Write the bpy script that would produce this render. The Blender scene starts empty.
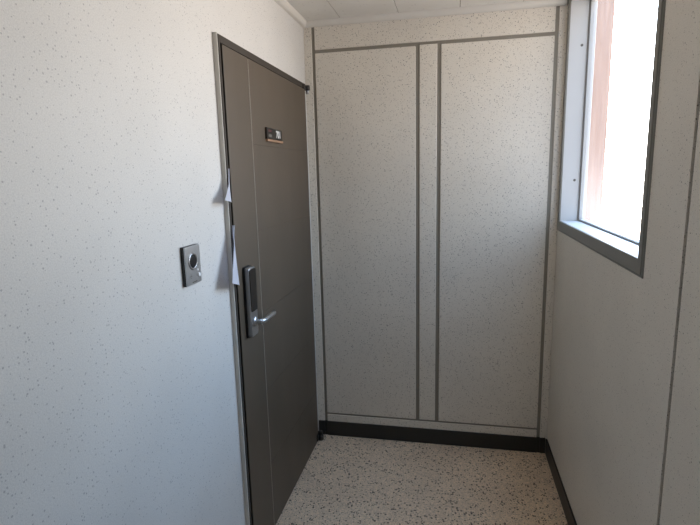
import bpy, bmesh, math, random
from mathutils import Vector, Matrix, Quaternion
random.seed(7)
sc = bpy.context.scene
C = sc.collection

# ------------------------------------------------------------------ sizes (metres)
W = 1.356            # corridor width, wall to wall
H = 2.427            # ceiling
YB = -3.7            # rear end of the corridor behind the photographer

# ------------------------------------------------------------------ helpers
def link(o, parent=None):
    C.objects.link(o)
    if parent is not None:
        o.parent = parent
    return o

def obj(name, bm, mats, parent=None, loc=None, smooth=False):
    me = bpy.data.meshes.new(name)
    bm.normal_update()
    bm.to_mesh(me); bm.free()
    for m in (mats if isinstance(mats, (list, tuple)) else [mats]):
        me.materials.append(m)
    if smooth:
        for p in me.polygons:
            p.use_smooth = True
    o = bpy.data.objects.new(name, me)
    if loc: o.location = loc
    return link(o, parent)

def tag(o, label=None, cat=None, kind=None, group=None):
    if label: o['label'] = label
    if cat: o['category'] = cat
    if kind: o['kind'] = kind
    if group: o['group'] = group
    return o

def empty(name, loc):
    o = bpy.data.objects.new(name, None)
    o.empty_display_size = .1
    o.location = loc
    return link(o)

def box(bm, x0, x1, y0, y1, z0, z1, bev=0.0, seg=2, mat=0):
    r = bmesh.ops.create_cube(bm, size=1)
    vs = r['verts']
    for v in vs:
        v.co = Vector(((x0+x1)/2 + v.co.x*(x1-x0), (y0+y1)/2 + v.co.y*(y1-y0), (z0+z1)/2 + v.co.z*(z1-z0)))
    fs = set(f for v in vs for f in v.link_faces)
    for f in fs: f.material_index = mat
    if bev > 0:
        es = list(set(e for v in vs for e in v.link_edges))
        r = bmesh.ops.bevel(bm, geom=es, offset=bev, segments=seg, profile=.5, affect='EDGES')
        for f in r['faces']: f.material_index = mat

def lathe(bm, prof, axis='X', origin=(0, 0, 0), n=28, mat=0, sx=1.0):
    """prof: (radius, height along axis) pairs; closed at both ends"""
    o = Vector(origin); rings = []
    def pt(r, h, a):
        c, s = r*math.cos(a), r*math.sin(a)
        if axis == 'X': return o + Vector((h, c*sx, s))
        if axis == 'Y': return o + Vector((c*sx, h, s))
        return o + Vector((c*sx, s, h))
    for r, h in prof:
        rings.append([bm.verts.new(pt(r, h, 2*math.pi*k/n)) for k in range(n)])
    for a, b in zip(rings, rings[1:]):
        for k in range(n):
            bm.faces.new((a[k], a[(k+1) % n], b[(k+1) % n], b[k])).material_index = mat
    bm.faces.new(rings[0]).material_index = mat
    bm.faces.new(rings[-1]).material_index = mat
    bmesh.ops.recalc_face_normals(bm, faces=bm.faces[:])

def rprism(bm, y0, y1, z0, z1, x0, x1, rad, bev=.0, n=6, mat=0):
    """rounded-rectangle slab lying on a wall of constant x"""
    pts = []
    for cy, cz, a0 in ((y1-rad, z1-rad, 0), (y0+rad, z1-rad, 90), (y0+rad, z0+rad, 180), (y1-rad, z0+rad, 270)):
        for k in range(n+1):
            a = math.radians(a0 + 90*k/n)
            pts.append((cy, cz, math.cos(a), math.sin(a)))
    rings = []
    lay = [(rad, x0), (rad, x1-bev)]
    if bev > 0:
        for k in (1, 2, 3):
            t = math.radians(30*k)
            lay.append((rad - bev*(1-math.cos(t)), x1 - bev + bev*math.sin(t)))
    for r, x in lay:
        rings.append([bm.verts.new((x, cy+c*r, cz+s*r)) for cy, cz, c, s in pts])
    m = len(pts)
    for a, b in zip(rings, rings[1:]):
        for k in range(m):
            bm.faces.new((a[k], a[(k+1) % m], b[(k+1) % m], b[k])).material_index = mat
    bm.faces.new(rings[0]).material_index = mat
    bm.faces.new(rings[-1]).material_index = mat
    bmesh.ops.recalc_face_normals(bm, faces=bm.faces[:])

def sweep(bm, prof, path, up):
    """closed 2-D profile (u outwards, v along up) swept along straight path a->b"""
    a, b, out = path
    a, b, out, up = Vector(a), Vector(b), Vector(out), Vector(up)
    r0 = [bm.verts.new(a + out*u + up*v) for u, v in prof]
    r1 = [bm.verts.new(b + out*u + up*v) for u, v in prof]
    n = len(prof)
    for k in range(n):
        bm.faces.new((r0[k], r0[(k+1) % n], r1[(k+1) % n], r1[k]))
    bm.faces.new(r0); bm.faces.new(r1)
    bmesh.ops.recalc_face_normals(bm, faces=bm.faces[:])

# ------------------------------------------------------------------ materials
def mat(name, color=(.5, .5, .5), rough=.5, metal=0.0, spec=.5, coat=0.0):
    m = bpy.data.materials.new(name); m.use_nodes = True
    b = m.node_tree.nodes['Principled BSDF']
    b.inputs['Base Color'].default_value = (*color, 1)
    b.inputs['Roughness'].default_value = rough
    b.inputs['Metallic'].default_value = metal
    b.inputs['Specular IOR Level'].default_value = spec
    b.inputs['Coat Weight'].default_value = coat
    return m

class NT:
    def __init__(s, m): s.t = m.node_tree; s.b = s.t.nodes['Principled BSDF']
    def n(s, typ, **kw):
        nd = s.t.nodes.new(typ)
        for k, v in kw.items(): setattr(nd, k, v)
        return nd
    def l(s, a, b): s.t.links.new(a, b)
    def coord(s, scale=(1, 1, 1)):
        tc = s.n('ShaderNodeTexCoord'); mp = s.n('ShaderNodeMapping')
        mp.inputs['Scale'].default_value = scale
        s.l(tc.outputs['Object'], mp.inputs['Vector']); return mp.outputs['Vector']
    def noise(s, vec, scale, detail=3, rough=.5):
        nd = s.n('ShaderNodeTexNoise'); nd.inputs['Scale'].default_value = scale
        nd.inputs['Detail'].default_value = detail; nd.inputs['Roughness'].default_value = rough
        s.l(vec, nd.inputs['Vector']); return nd.outputs['Fac']
    def ramp(s, fac, stops):
        nd = s.n('ShaderNodeValToRGB'); e = nd.color_ramp.elements
        while len(e) < len(stops): e.new(.5)
        for el, (p, c) in zip(e, stops):
            el.position = p; el.color = (*c, 1) if len(c) == 3 else c
        s.l(fac, nd.inputs['Fac']); return nd.outputs['Color']
    def mix(s, fac, a, b, typ='MIX'):
        nd = s.n('ShaderNodeMix', data_type='RGBA', blend_type=typ)
        for sock, v in ((nd.inputs[0], fac), (nd.inputs[6], a), (nd.inputs[7], b)):
            if isinstance(v, (int, float)): sock.default_value = v
            elif isinstance(v, tuple): sock.default_value = (*v, 1)
            else: s.l(v, sock)
        return nd.outputs[2]
    def math(s, op, a, b=0.0):
        nd = s.n('ShaderNodeMath', operation=op)
        for sock, v in ((nd.inputs[0], a), (nd.inputs[1], b)):
            if isinstance(v, (int, float)): sock.default_value = v
            else: s.l(v, sock)
        return nd.outputs[0]
    def specks(s, vec, scale, radius, keep):
        """mask of small flecks: keep = fraction of cells that carry one"""
        nd = s.n('ShaderNodeTexVoronoi'); nd.inputs['Scale'].default_value = scale
        s.l(vec, nd.inputs['Vector'])
        sep = s.n('ShaderNodeSeparateColor'); s.l(nd.outputs['Color'], sep.inputs[0])
        near = s.math('LESS_THAN', nd.outputs['Distance'], s.math('MULTIPLY', sep.outputs[1], radius))
        on = s.math('LESS_THAN', sep.outputs[0], keep)
        return s.math('MULTIPLY', near, on)
    def bump(s, h, strength, dist=.002):
        nd = s.n('ShaderNodeBump'); nd.inputs['Strength'].default_value = strength
        nd.inputs['Distance'].default_value = dist
        s.l(h, nd.inputs['Height']); s.l(nd.outputs[0], s.b.inputs['Normal'])

def speckled(name, base, fleck, rough=.55, dens=.5, cloud=.04):
    m = mat(name, base, rough, spec=.35); t = NT(m); v = t.coord()
    cl = t.ramp(t.noise(v, 3.0, 4), [(.3, tuple(c*(1-cloud) for c in base)), (.7, tuple(min(1, c*(1+cloud)) for c in base))])
    fine = t.ramp(t.noise(v, 320, 2), [(.35, (.93,)*3), (.65, (1.06,)*3)])
    col = t.mix(1.0, cl, fine, 'MULTIPLY')
    a = t.specks(v, 140, .34, dens)
    b = t.specks(v, 230, .42, dens)
    col = t.mix(t.math('MULTIPLY', b, .55), col, tuple(c*1.6 for c in fleck))
    col = t.mix(t.math('MULTIPLY', a, .75), col, fleck)
    t.l(col, t.b.inputs['Base Color'])
    t.bump(t.noise(v, 260, 3), .12)
    return m

M = {}
M['wall_left'] = speckled('speckled_white_paint', (.65, .645, .63), (.34, .34, .35), .5, .22)
M['wall'] = speckled('speckled_cream_panel', (.745, .705, .635), (.12, .10, .085), .42, .40)
M['groove'] = mat('taupe_joint_strip', (.25, .23, .195), .5)
M['darkgroove'] = mat('dark_panel_joint', (.07, .06, .05), .6)
M['trim'] = mat('white_cornice', (.68, .665, .63), .45)
M['base'] = mat('dark_vinyl_baseboard', (.022, .020, .017), .45)
M['caulk'] = mat('grey_sealant', (.60, .58, .54), .6)
M['frame'] = mat('dark_bronze_frame_paint', (.048, .040, .033), .6, spec=.3)
M['gap'] = mat('black_rubber', (.010, .010, .010), .6)
M['casing'] = mat('grey_window_paint', (.19, .185, .165), .42)
M['jamb'] = mat('pale_aluminium_paint', (.56, .575, .59), .38)
M['gasket'] = mat('grey_gasket', (.14, .135, .125), .5)
M['steel'] = mat('brushed_steel', (.50, .52, .55), .34, 1.0)
M['satin'] = mat('satin_grey_metal', (.34, .34, .35), .38, 1.0)
M['chrome'] = mat('chrome', (.75, .77, .80), .2, 1.0)
M['blackplastic'] = mat('black_plastic', (.012, .012, .014), .4)
M['glassblack'] = mat('smoked_black_panel', (.012, .009, .007), .35, spec=.35)
M['lens'] = mat('black_camera_lens', (.006, .006, .008), .32, spec=.3)
M['white'] = mat('white_lettering', (.62, .62, .62), .5)
M['red'] = mat('dull_red_print', (.13, .035, .045), .5)
M['gold'] = mat('bronze_strip', (.52, .33, .22), .35, .6)
M['paper'] = mat('white_paper', (.74, .76, .84), .7)
M['pearl'] = mat('pale_button_glint', (.85, .87, .9), .3)  # glints on the doorbell button and indicator, put in as pale colour
M['hinge'] = mat('dark_hinge_metal', (.035, .032, .030), .4, .5)

# painted steel of the door
m = mat('brown_grey_door_paint', (.08, .06, .042), .48, spec=.5); m.node_tree.nodes['Principled BSDF'].inputs['IOR'].default_value = 1.6; t = NT(m); v = t.coord()
t.l(t.ramp(t.noise(v, 2.2, 3), [(.3, (.072, .055, .037)), (.7, (.090, .067, .046))]), t.b.inputs['Base Color'])
t.l(t.ramp(t.noise(t.coord((1, 1, .25)), 5, 4), [(.3, (.46,)*3), (.7, (.52,)*3)]), t.b.inputs['Roughness'])
t.bump(t.noise(v, 420, 2), .05)
M['door'] = m
M['bead'] = mat('door_crease_highlight', (.42, .38, .34), .4)  # light caught along the crease, painted as a pale strip

# ceiling board with faint pin marks
m = mat('ceiling_board', (.72, .71, .68), .75); t = NT(m); v = t.coord()
col = t.ramp(t.noise(v, 4, 4), [(.3, (.66, .65, .62)), (.7, (.72, .71, .68))])
col = t.mix(t.math('MULTIPLY', t.specks(v, 60, .3, .3), .35), col, (.35, .33, .30))
t.l(col, t.b.inputs['Base Color']); t.bump(t.noise(v, 180, 3), .15)
M['ceiling'] = m
M['ceilgap'] = mat('ceiling_joint', (.22, .20, .18), .8)

# terrazzo floor
m = mat('terrazzo', (.3, .26, .22), .42, spec=.4); t = NT(m); v = t.coord()
col = t.ramp(t.noise(v, 3, 5, .6), [(.3, (.66, .52, .385)), (.7, (.78, .63, .47))])
vo = t.n('ShaderNodeTexVoronoi'); vo.inputs['Scale'].default_value = 210; t.l(v, vo.inputs['Vector'])
sep = t.n('ShaderNodeSeparateColor'); t.l(vo.outputs['Color'], sep.inputs[0])
chip = t.ramp(sep.outputs[0], [(0, (.72,)*3), (.45, (1.0,)*3), (.8, (1.08,)*3), (1, (1.35, 1.3, 1.22))])
col = t.mix(.75, col, chip, 'MULTIPLY')
col = t.mix(t.math('MULTIPLY', t.specks(v, 92, .52, .60), .98), col, (.045, .036, .030))
col = t.mix(t.math('MULTIPLY', t.specks(v, 190, .5, .55), .75), col, (.16, .125, .095))
col = t.mix(t.math('MULTIPLY', t.specks(v, 150, .42, .25), .7), col, (.80, .70, .60))
# faint square tile joints, 0.4 m
sx = t.n('ShaderNodeSeparateXYZ'); t.l(v, sx.inputs[0])
def joint(o, off):
    a = t.math('ABSOLUTE', t.math('SUBTRACT', t.math('FRACT', t.math('DIVIDE', t.math('ADD', o, off), .40)), .5))
    return t.math('GREATER_THAN', a, .4955)
j = t.math('MAXIMUM', joint(sx.outputs[0], -.025), joint(sx.outputs[1], .17))
col = t.mix(t.math('MULTIPLY', j, .2), col, (.16, .135, .11))
t.l(col, t.b.inputs['Base Color']); M['floor'] = m

# outside masonry of the projecting wing
m = mat('pink_render', (.66, .46, .38), .85); t = NT(m); v = t.coord((1, 1, .12))
t.l(t.ramp(t.noise(v, 40, 4), [(.3, (.36, .175, .10)), (.7, (.46, .25, .155))]), t.b.inputs['Base Color'])
M['pink'] = m
M['parapet'] = mat('pale_concrete', (.62, .58, .53), .85)

# window pane: clear glass with a translucent haze mixed in, streaked and denser towards the bottom
m = bpy.data.materials.new('streaky_glass'); m.use_nodes = True
nt = m.node_tree; nt.nodes.clear(); t = NT.__new__(NT); t.t = nt; t.b = None
out = t.n('ShaderNodeOutputMaterial')
tr = t.n('ShaderNodeBsdfTransparent'); tr.inputs['Color'].default_value = (.95, .96, .96, 1)
tl = t.n('ShaderNodeBsdfTranslucent'); tl.inputs['Color'].default_value = (.92, .92, .93, 1)
gl = t.n('ShaderNodeBsdfGlossy'); gl.inputs['Roughness'].default_value = .04
st = t.noise(t.coord((1, 1, .03)), 120, 3, .7)
st2 = t.noise(t.coord((1, 1, .25)), 18, 4, .6)
sz = t.n('ShaderNodeSeparateXYZ'); t.l(t.coord(), sz.inputs[0])
low = t.n('ShaderNodeMapRange'); low.inputs['From Min'].default_value = .48; low.inputs['From Max'].default_value = .02
low.inputs['To Min'].default_value = 0; low.inputs['To Max'].default_value = .10; low.interpolation_type = 'SMOOTHSTEP'
t.l(sz.outputs[2], low.inputs['Value'])
film = t.math('ADD', t.math('MULTIPLY', st, .17), t.math('MULTIPLY', low.outputs[0], t.math('ADD', st2, .5)))
mx = t.n('ShaderNodeMixShader'); t.l(film, mx.inputs[0]); t.l(tr.outputs[0], mx.inputs[1]); t.l(tl.outputs[0], mx.inputs[2])
mx2 = t.n('ShaderNodeMixShader'); mx2.inputs[0].default_value = .03
t.l(mx.outputs[0], mx2.inputs[1]); t.l(gl.outputs[0], mx2.inputs[2]); t.l(mx2.outputs[0], out.inputs['Surface'])
M['pane'] = m

# ------------------------------------------------------------------ the setting
def struct(name, bm, m, label, cat):
    return tag(obj(name, bm, m), label, cat, 'structure')

bm = bmesh.new(); box(bm, -.15, W+.12, YB, .12, -.1, 0)
struct('floor', bm, M['floor'], 'brown speckled terrazzo floor of the corridor', 'floor')

# ceiling: 310 mm boards between thin dark joints
bm = bmesh.new(); box(bm, -.15, W+.12, YB, .12, H+.004, H+.1, mat=1)
xs = [-.1, .212, .522, .835, 1.141, W+.05]
ys = [.05, -.61, -1.22, -1.83, -2.44, -3.05, -3.66, YB-.1]
for a, b in zip(xs, xs[1:]):
    for c, d in zip(ys[1:], ys):
        box(bm, a+.0015, b-.0015, c+.0015, d-.0015, H, H+.006, .0012, 1)
struct('ceiling', bm, [M['ceiling'], M['ceilgap']], 'off-white ceiling of long boards with thin joints', 'ceiling')

# back wall: raised speckled panels in front of recessed taupe joint strips
gl0, gl1 = .043, .060
ga0, ga1, gb0, gb1 = .609, .630, .722, .743
gr0, gr1 = 1.299, 1.317
T0, T1, B0, B1 = 2.265, 2.283, .137, .149
bm = bmesh.new()
box(bm, -.12, W+.12, .007, .12, 0, H, mat=1)
P = lambda x0, x1, z0, z1: box(bm, x0, x1, 0, .01, z0, z1, .0025, 2)
P(0, gl0, 0, H); P(gr1, W, 0, H)
P(gl1, gr0, T1, H)
P(gl1, ga0, B1, T0); P(ga1, gb0, B1, T0+.004); P(gb1, gr0, B1, T0)
P(gl1, gr0, .05, B0)
struct('wall_back', bm, [M['wall'], M['groove']], 'end wall of speckled cream panels divided by taupe grooves', 'wall')

bm = bmesh.new()
box(bm, gl1, gr0, -.006, .004, 0, .094, .002, 1)
box(bm, .004, gl0, -.006, .004, 0, .094, .002, 1); box(bm, gr1, W-.008, -.006, .004, 0, .094, .002, 1)
box(bm, gl0-.002, gl1+.002, -.001, .008, 0, .094); box(bm, gr0-.002, gr1+.002, -.001, .008, 0, .094)
struct('baseboard_back', bm, M['base'], 'black baseboard along the foot of the panelled end wall', 'baseboard')

# left wall: wall around the door opening
DY0, DY1, DZ = -1.108, .0, 2.095
bm = bmesh.new()
box(bm, -.15, 0, YB, DY0+.03, 0, H)
box(bm, -.15, 0, DY0+.03, .007, DZ-.02, H)
box(bm, -.15, -.08, DY0+.03, -.072, 0, DZ-.02)
box(bm, -.15, 0, -.072, .007, 0, DZ-.02)
struct('wall_left', bm, M['wall_left'], 'white speckled painted wall holding the brown door', 'wall')

# right wall: window opening WY0..WY1, vertical joint farther back
WY0, WY1, WZ0, WZ1 = -.050, -1.200, 1.346, 2.402
J0, J1 = -1.470, -1.486
bm = bmesh.new()
def R(y0, y1, z0, z1, x1=W+.12): box(bm, W, x1, y0, y1, z0, z1)
R(-1.23, .007, 0, 1.302)
R(J0, -1.23, 0, H)
R(-.02, .007, 1.302, H)
R(YB, J1, 0, H)
box(bm, W+.006, W+.12, J1-.005, J0+.005, 0, H, mat=1)
R(-1.23, -.02, WZ1+.018, H)
struct('wall_right', bm, [M['wall'], M['darkgroove']], 'speckled cream wall under and beside the window', 'wall')
bm = bmesh.new(); box(bm, W-.008, W+.002, YB, -.006, 0, .094, .002, 1)
struct('baseboard_right', bm, M['base'], 'black baseboard along the foot of the window wall', 'baseboard')

bm = bmesh.new()
RX0, RX1, RZ0, RZ1 = .36, W-.36, 1.82, 2.30          # unseen opening, added to let in fill daylight
box(bm, -.15, RX0, YB-.1, YB, 0, H); box(bm, RX1, W+.12, YB-.1, YB, 0, H)
box(bm, RX0, RX1, YB-.1, YB, 0, RZ0); box(bm, RX0, RX1, YB-.1, YB, RZ1, H)
struct('wall_rear', bm, M['wall_left'], 'plain white wall with an added daylight opening behind the viewer', 'wall')

# cornice: quarter-round moulding on the left wall and the end wall
q = [(0, 0)] + [(.004, 0)] + [(.004+.024*math.sin(math.radians(a)), .0275-.0265*math.cos(math.radians(a))) for a in range(0, 91, 15)] + [(0, .0275)]
bm = bmesh.new(); sweep(bm, q, ((0, YB, H-.0275), (0, 0, H-.0275), (1, 0, 0)), (0, 0, 1))
struct('trim_1', bm, M['trim'], 'white cornice moulding above the left wall and door', 'cornice')
bm = bmesh.new(); sweep(bm, q, ((0, 0, H-.0275), (W-.012, 0, H-.0275), (0, -1, 0)), (0, 0, 1))
lathe(bm, [(.006, H-.0275), (.018, H-.020), (.028, H-.008), (.031, H)], 'Z', (W-.024, -.002, 0), 20)
struct('trim_2', bm, M['trim'], 'white cornice moulding above the panelled end wall', 'cornice')

# ------------------------------------------------------------------ window in the right wall
win = tag(empty('window_1', (W, -.62, 1.302)), 'tall window in grey casing with streaky glass in right wall', 'window', 'structure')
o0 = Vector(win.location)
def wpart(name, bm, m, label=None, **k):
    bmesh.ops.translate(bm, verts=bm.verts[:], vec=-o0)
    return tag(obj(name, bm, m, win, **k), label)
cx0 = W-.007
bm = bmesh.new()
box(bm, cx0, W+.004, -1.230, -.018, 1.300, WZ0, .003, 2)                 # bottom
box(bm, cx0, W+.004, -1.230, WY1, WZ0-.002, WZ1+.018, .003, 2)           # near side
box(bm, cx0, W+.004, WY0, -.018, WZ0-.002, WZ1+.018, .003, 2)            # far side
box(bm, cx0, W+.004, WY1-.002, WY0+.002, WZ1, WZ1+.018, .003, 2)         # head
box(bm, W-.004, W+.004, -1.238, -1.230, 1.292, WZ1+.018, .002, 1)
box(bm, W-.004, W+.004, -1.238, -.016, 1.292, 1.300, .002, 1)
wpart('window_casing', bm, M['casing'], 'dark grey painted window casing')
bm = bmesh.new()
box(bm, W+.002, W+.12, WY0, -.021, WZ0, WZ1)
box(bm, W+.002, W+.12, -1.229, WY1, WZ0, WZ1)
box(bm, W+.002, W+.12, -1.229, -.021, WZ1, WZ1+.017)
wpart('window_jamb', bm, M['jamb'], 'pale blue-grey window reveal')
bm = bmesh.new(); box(bm, W+.002, W+.12, -1.229, -.021, 1.303, WZ0, .0)
wpart('window_sill', bm, M['jamb'], 'pale inner window sill')
def ring(bm, x0, x1, m, wd, bev=.001):
    box(bm, x0, x1, WY1+m, WY0-m, WZ0+m, WZ0+m+wd, bev, 1)
    box(bm, x0, x1, WY1+m, WY0-m, WZ1-m-wd, WZ1-m, bev, 1)
    box(bm, x0, x1, WY1+m, WY1+m+wd, WZ0+m+wd, WZ1-m-wd, bev, 1)
    box(bm, x0, x1, WY0-m-wd, WY0-m, WZ0+m+wd, WZ1-m-wd, bev, 1)
bm = bmesh.new(); ring(bm, W+.084, W+.092, 0, .007)
wpart('gasket', bm, M['gasket'], 'dark thin seal round the glass')
bm = bmesh.new(); ring(bm, W+.090, W+.118, .0, .009)
wpart('sash_frame', bm, M['jamb'])
bm = bmesh.new()
vs = [bm.verts.new((W+.103, y, z)) for y, z in ((WY1+.007, WZ0+.007), (WY0-.007, WZ0+.007), (WY0-.007, WZ1-.007), (WY1+.007, WZ1-.007))]
bm.faces.new(vs)
pane = wpart('glass_pane', bm, M['pane'], 'streaky hazy glass')
for z in (2.199, 1.552):
    bm = bmesh.new(); lathe(bm, [(.0065, .002), (.0065, -.001), (.0035, -.0022), (.0012, -.0014)], 'Y', (1.416, WY0, z), 14)
    wpart('screw', bm, M['gasket'], 'small dark grey screw head in the reveal')

# the building's own wing outside the window, and the parapet below it
bm = bmesh.new(); box(bm, W+.125, 1.601, .125, .9, -1.5, 3.2, .004, 2)
struct('wall_outside', bm, M['pink'], 'pinkish outside wall edge seen through the window glass', 'wall')

# ------------------------------------------------------------------ door
door = tag(empty('door_1', (0, -.55, 0)), 'brown-grey steel entrance door with digital lock in left wall', 'door', 'structure')
d0 = Vector(door.location)
def dpart(name, bm, m, parent=None, label=None, **k):
    bmesh.ops.translate(bm, verts=bm.verts[:], vec=-d0)
    return tag(obj(name, bm, m, parent or door, **k), label)
FX = .020                                    # front of frame and leaf
bm = bmesh.new()
box(bm, -.07, FX, -1.106, -1.0935, 0, DZ, .0012, 1)              # handle-side jamb
box(bm, -.07, FX, -1.0935, -.070, 2.0685, DZ, .0012, 1)          # head
box(bm, -.07, .0, -1.0935, -1.05, 0, 2.0685)                     # rebate stop
dpart('door_frame', bm, M['frame'], None, 'dark bronze door frame')
bm = bmesh.new()
box(bm, .0, FX-.003, -1.1105, -1.1055, 0, DZ+.004, .001, 1)
box(bm, .0, FX-.012, -1.1105, -.070, DZ-.001, DZ+.004, .001, 1)
dpart('sealant', bm, M['caulk'], None, 'grey sealant bead along the frame edge')
bm = bmesh.new(); box(bm, -.03, .010, -1.0935, -1.0795, .004, 2.066)
dpart('door_seal', bm, M['gap'], None, 'black rubber seal')
# leaf: sheet with shallow pressed creases
LY0, LY1, LZ0, LZ1 = -1.0795, -.082, .006, 2.0665
VX = -.857
zc = [LZ0, .329, .681, 1.033, 1.385, 1.737, LZ1]
bm = bmesh.new()
box(bm, -.03, FX-.0016, LY0, LY1, LZ0, LZ1, .001, 1)
g = .0016
box(bm, .01, FX, LY0, VX-g, LZ0, LZ1, .0014, 2)
for a, b in zip(zc, zc[1:]):
    box(bm, .01, FX, VX+g, LY1, a+(g*.5 if a > LZ0 else 0), b-(g*.5 if b < LZ1 else 0), .0012, 2)
leaf = dpart('door_leaf', bm, M['door'], None, 'brown-grey painted steel leaf with pressed lines')
bm = bmesh.new(); box(bm, FX-.002, FX+.0003, VX-g*.7, VX+g*.7, LZ0+.01, LZ1-.004)
dpart('crease_highlight', bm, M['bead'], leaf, 'thin vertical crease with its highlight painted pale')
# pivot hinges at the corner
bm = bmesh.new()
box(bm, .002, .026, -.125, -.055, 2.064, 2.088, .003, 2)
lathe(bm, [(.010, 2.064), (.014, 2.067), (.014, 2.088), (.010, 2.091)], 'Z', (.026, -.058, 0), 18)
hg = dpart('hinge', bm, M['hinge'], None, 'dark top pivot hinge in the corner')
bm = bmesh.new(); lathe(bm, [(.008, 2.045), (.010, 2.048), (.010, 2.061), (.008, 2.064)], 'Z', (.026, -.058, 0), 18)
dpart('hinge_knuckle', bm, M['satin'], hg, 'grey knuckle under the top hinge')
bm = bmesh.new()
box(bm, .002, .026, -.115, -.055, .012, .052, .003, 2)
lathe(bm, [(.013, 0.002), (.017, .006), (.017, .030), (.012, .036), (.012, .058), (.009, .062)], 'Z', (.034, -.070, 0), 18)
dpart('hinge', bm, M['hinge'], None, 'dark bottom pivot hinge on the floor')

# digital lock
bm = bmesh.new(); rprism(bm, -1.034, -.962, .978, 1.266, FX-.002, FX+.009, .012)
lk = dpart('digital_lock', bm, M['blackplastic'], None, 'tall silver and black digital door lock')
bm = bmesh.new(); rprism(bm, -1.030, -.966, .984, 1.262, FX+.008, FX+.026, .012, .004)
dpart('lock_body', bm, M['steel'], lk, 'brushed silver lock body')
bm = bmesh.new(); rprism(bm, -1.0285, -.9672, 1.086, 1.256, FX+.024, FX+.0285, .008, .0015)
dpart('touch_panel', bm, M['glassblack'], lk, 'glossy black touch panel')
bm = bmesh.new()
lathe(bm, [(.020, FX+.025), (.020, FX+.031), (.017, FX+.034), (.0095, FX+.035), (.0095, FX+.053), (.012, FX+.057)], 'X', (0, -1.000, 1.043), 26)
# lever: round bar with rounded shoulder and end
pts = [(FX+.044, -1.000), (FX+.052, -.997), (FX+.057, -.988), (FX+.059, -.975), (FX+.059, -.93), (FX+.059, -.878), (FX+.059, -.868), (FX+.059, -.865)]
rad = [.010, .0112, .0112, .0108, .0104, .0104, .008, .004]
rings = []
for k, ((px, py), r) in enumerate(zip(pts, rad)):
    a = Vector(pts[max(0, k-1)]); b = Vector(pts[min(len(pts)-1, k+1)])
    d = (b-a).normalized(); nrm = Vector((-d.y, d.x))
    rings.append([bm.verts.new((px+nrm.x*r*math.cos(u), py+nrm.y*r*math.cos(u), 1.043+r*math.sin(u))) for u in [2*math.pi*i/16 for i in range(16)]])
for a, b in zip(rings, rings[1:]):
    for i in range(16): bm.faces.new((a[i], a[(i+1) % 16], b[(i+1) % 16], b[i]))
bm.faces.new(rings[0]); bm.faces.new(rings[-1])
bmesh.ops.recalc_face_normals(bm, faces=bm.faces[:])
lv = dpart('lever_handle', bm, M['steel'], lk, 'silver lever handle', smooth=True)
lv.data.set_sharp_from_angle(angle=math.radians(40))

# door number plate
PY0, PY1, PZ0, PZ1 = -.712, -.518, 1.768, 1.817
bm = bmesh.new(); box(bm, FX-.002, FX+.009, PY0, PY1, PZ0, PZ1, .0015, 2)
pl = dpart('number_plate', bm, M['glassblack'], None, 'small black door number plate with pale digits')
bm = bmesh.new(); box(bm, FX-.002, FX+.011, PY0+.002, PY1+.006, PZ0-.0095, PZ0, .0015, 2)
dpart('plate_strip', bm, M['gold'], pl, 'bronze strip under the number plate')
def text_bm(s, size, y, z, x, bold=.0):
    cu = bpy.data.curves.new('lettering', 'FONT'); cu.body = s; cu.size = size; cu.offset = bold; cu.extrude = .0003
    cu.align_x = 'CENTER'; cu.align_y = 'CENTER'
    tmp = bpy.data.objects.new('lettering', cu); C.objects.link(tmp)
    dg = bpy.context.evaluated_depsgraph_get()
    me = bpy.data.meshes.new_from_object(tmp.evaluated_get(dg))
    bpy.data.objects.remove(tmp); bpy.data.curves.remove(cu)
    b = bmesh.new(); b.from_mesh(me); bpy.data.meshes.remove(me)
    # text x -> +Y, text y -> +Z, faces +X
    b.transform(Matrix(((0, 0, 1, x), (1, 0, 0, y), (0, 1, 0, z), (0, 0, 0, 1))))
    return b
b = text_bm('701', .042, -.570, 1.792, FX+.0095, .0016)
dpart('digits', b, M['white'], pl, 'white digits on the plate')
bm = bmesh.new()
for k, w in enumerate((.008, .011, .007)):
    box(bm, FX+.008, FX+.0097, -.693+k*.014, -.693+k*.014+w, 1.800, 1.808, .0003, 1)
dpart('upper_print', bm, M['red'], pl, 'dull red print on the plate')
bm = bmesh.new()
for k, w in enumerate((.010, .012, .008)):
    box(bm, FX+.008, FX+.0097, -.694+k*.015, -.694+k*.015+w, 1.778, 1.789, .0003, 1)
dpart('lower_print', bm, M['gasket'], pl, 'grey print on the plate')

# ------------------------------------------------------------------ doorbell camera on the left wall
bell = tag(empty('doorbell', (0, -1.381, 1.342)), 'silver doorbell with round black camera lens on white wall', 'doorbell')
b0 = Vector(bell.location)
def bpart(name, bm, m, label=None, **k):
    bmesh.ops.translate(bm, verts=bm.verts[:], vec=-b0)
    return tag(obj(name, bm, m, bell, **k), label)
BY0, BY1, BZ0, BZ1 = -1.427, -1.336, 1.280, 1.403
bm = bmesh.new(); box(bm, -.001, .011, BY0, BY1, BZ0, BZ1, .001, 1)
bpart('back_box', bm, M['blackplastic'], 'black rear housing')
bm = bmesh.new(); rprism(bm, BY0+.001, BY1-.001, BZ0+.001, BZ1-.001, .010, .0155, .003, .002)
bpart('face_plate', bm, M['steel'], 'silver face plate')
ly, lz = -1.385, 1.354
bm = bmesh.new(); lathe(bm, [(.0275, .0150), (.027, .0168), (.0245, .0184), (.0215, .0182), (.021, .0150)], 'X', (0, ly, lz), 32)
bpart('lens_ring', bm, M['satin'], 'shiny ring round the lens', smooth=True)
bm = bmesh.new(); lathe(bm, [(.0205, .0145), (.0205, .0178), (.018, .0182), (.008, .0187), (.001, .0189)], 'X', (0, ly, lz), 28)
bpart('camera_lens', bm, M['lens'], 'black camera lens', smooth=True)
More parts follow.
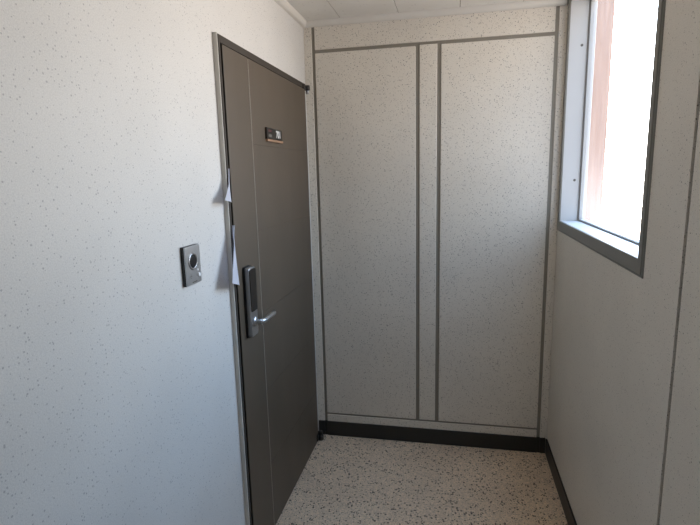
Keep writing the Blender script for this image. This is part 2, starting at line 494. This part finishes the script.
bm = bmesh.new(); lathe(bm, [(.0068, .0150), (.0068, .0185), (.005, .0200), (.001, .0203)], 'X', (0, -1.354, 1.306), 20)
bpart('call_button', bm, M['pearl'], 'small round call button with its glint painted pale')
bm = bmesh.new()
lathe(bm, [(.0033, .0150), (.0030, .0175), (.001, .0180)], 'X', (0, -1.360, 1.323), 14)
bpart('indicator', bm, M['pearl'], 'tiny indicator with its glint painted bright')
bm = bmesh.new()
for dy in (-.005, 0, .005):
    for dz in (-.005, 0, .005):
        if dy*dz == 0 and True:
            lathe(bm, [(.0013, .0150), (.0013, .0160)], 'X', (0, -1.402+dy, 1.308+dz), 8)
bpart('microphone', bm, M['gasket'], 'dark microphone holes')
bm = bmesh.new(); box(bm, .015, .0162, -1.395, -1.367, 1.286, 1.2895)
bpart('lower_slot', bm, M['gasket'], 'thin dark slot at the bottom')

# ------------------------------------------------------------------ papers stuck in the door gap
def paper(name, top, bot_near, bot_far, n=10, m=6, curl=.008, flare=1.0, pinch=.006):
    """a folded sheet pinched at 'top' in the door gap and fanning out to the bottom edge"""
    top, p, q_ = Vector(top), Vector(bot_near), Vector(bot_far)
    bm = bmesh.new(); G = []
    for i in range(n+1):
        s = i/n; e = s**flare
        row = []
        for j in range(m+1):
            u = j/m
            edge = p.lerp(q_, u)
            pos = top.lerp(edge, e)
            pos.z = top.z + (edge.z - top.z)*s
            wv = math.sin(u*math.pi)*curl*s
            pos.x += wv; 
            pos.x += (.5-u)*pinch*(1-s)
            row.append(bm.verts.new(pos))
        G.append(row)
    for i in range(n):
        for j in range(m):
            bm.faces.new((G[i][j], G[i][j+1], G[i+1][j+1], G[i+1][j]))
    ex = bmesh.ops.solidify(bm, geom=bm.faces[:], thickness=.0012)
    base = Vector((0, top.y, q_.z))
    bmesh.ops.translate(bm, verts=bm.verts[:], vec=-base)
    o = obj(name, bm, M['paper'], None, base, smooth=False)
    return o
p1 = paper('leaflet', (.022, -1.099, 1.641), (.046, -1.196, 1.533), (.030, -1.106, 1.519), curl=.006, flare=2.2, pinch=.010)
tag(p1, 'short white leaflet stuck in upper part of the door gap', 'leaflet')
p2 = paper('leaflet', (.022, -1.090, 1.436), (.058, -1.205, 1.243), (.030, -1.086, 1.207), curl=.008, flare=.95, pinch=.014)
tag(p2, 'long white leaflet hanging from the door gap beside the lock', 'leaflet')

# ------------------------------------------------------------------ daylight
w = bpy.data.worlds.new('overcast_sky'); sc.world = w; w.use_nodes = True
nt = w.node_tree; nt.nodes.clear(); t = NT.__new__(NT); t.t = nt; t.b = None
tc = t.n('ShaderNodeTexCoord'); sz = t.n('ShaderNodeSeparateXYZ'); t.l(tc.outputs['Generated'], sz.inputs[0])
f = t.math('ADD', t.math('MULTIPLY', sz.outputs[2], .5), .5)
col = t.ramp(f, [(0, (.52, .43, .35)), (.42, (.95, .81, .71)), (.51, (1, .96, .93)), (.60, (.90, .97, 1.04)), (.70, (.53, .79, 1.13)), (1, (.34, .62, 1.05))])
az = t.n('ShaderNodeMapRange'); az.inputs['From Min'].default_value = -.55; az.inputs['From Max'].default_value = .65
az.inputs['To Min'].default_value = .13; az.inputs['To Max'].default_value = 1.0
t.l(sz.outputs[1], az.inputs['Value'])
bg = t.n('ShaderNodeBackground'); t.l(col, bg.inputs['Color']); t.l(t.math('MULTIPLY', az.outputs[0], 12.6), bg.inputs['Strength'])
ow = t.n('ShaderNodeOutputWorld'); t.l(bg.outputs[0], ow.inputs['Surface'])
w.cycles.sampling_method = 'AUTOMATIC'

def portal(name, loc, sy, sz_, rot):
    L = bpy.data.lights.new(name, 'AREA'); L.shape = 'RECTANGLE'; L.size = sy; L.size_y = sz_
    L.cycles.is_portal = True
    o = bpy.data.objects.new(name, L); o.location = loc; o.rotation_euler = rot
    return link(o)
portal('daylight_portal', (W+.115, (WY0+WY1)/2, (WZ0+WZ1)/2), WZ1-WZ0, WY0-WY1, (0, math.radians(90), 0))

portal('daylight_portal', ((RX0+RX1)/2, YB-.09, (RZ0+RZ1)/2), RX1-RX0, RZ1-RZ0, (math.radians(90), 0, 0))

# ------------------------------------------------------------------ camera
f_px = 496.15
cam = bpy.data.cameras.new('camera'); co = link(bpy.data.objects.new('camera', cam))
yaw, pitch, roll = -.2074, -.1778, -.0245
fw = Vector((math.sin(yaw)*math.cos(pitch), math.cos(yaw)*math.cos(pitch), math.sin(pitch)))
rt = Vector((math.cos(yaw), -math.sin(yaw), 0)); up = rt.cross(fw)
r2 = rt*math.cos(roll) + up*math.sin(roll); u2 = -rt*math.sin(roll) + up*math.cos(roll)
mx = Matrix((r2, u2, -fw)).transposed().to_4x4(); mx.translation = Vector((.8145, -2.7862, 1.6136))
co.matrix_world = mx
cam.sensor_fit = 'HORIZONTAL'; cam.sensor_width = 36; cam.lens = f_px/700*36; cam.clip_start = .05
sc.camera = co

# ------------------------------------------------------------------ render look
sc.view_settings.view_transform = 'Standard'; sc.view_settings.look = 'None'
sc.view_settings.gamma = 1; sc.view_settings.use_curve_mapping = False
sc.view_settings.exposure = 0.0
sc.cycles.max_bounces = 12; sc.cycles.diffuse_bounces = 8; sc.cycles.transparent_max_bounces = 8
sc.cycles.use_denoising = True; sc.cycles.sample_clamp_indirect = 6.0
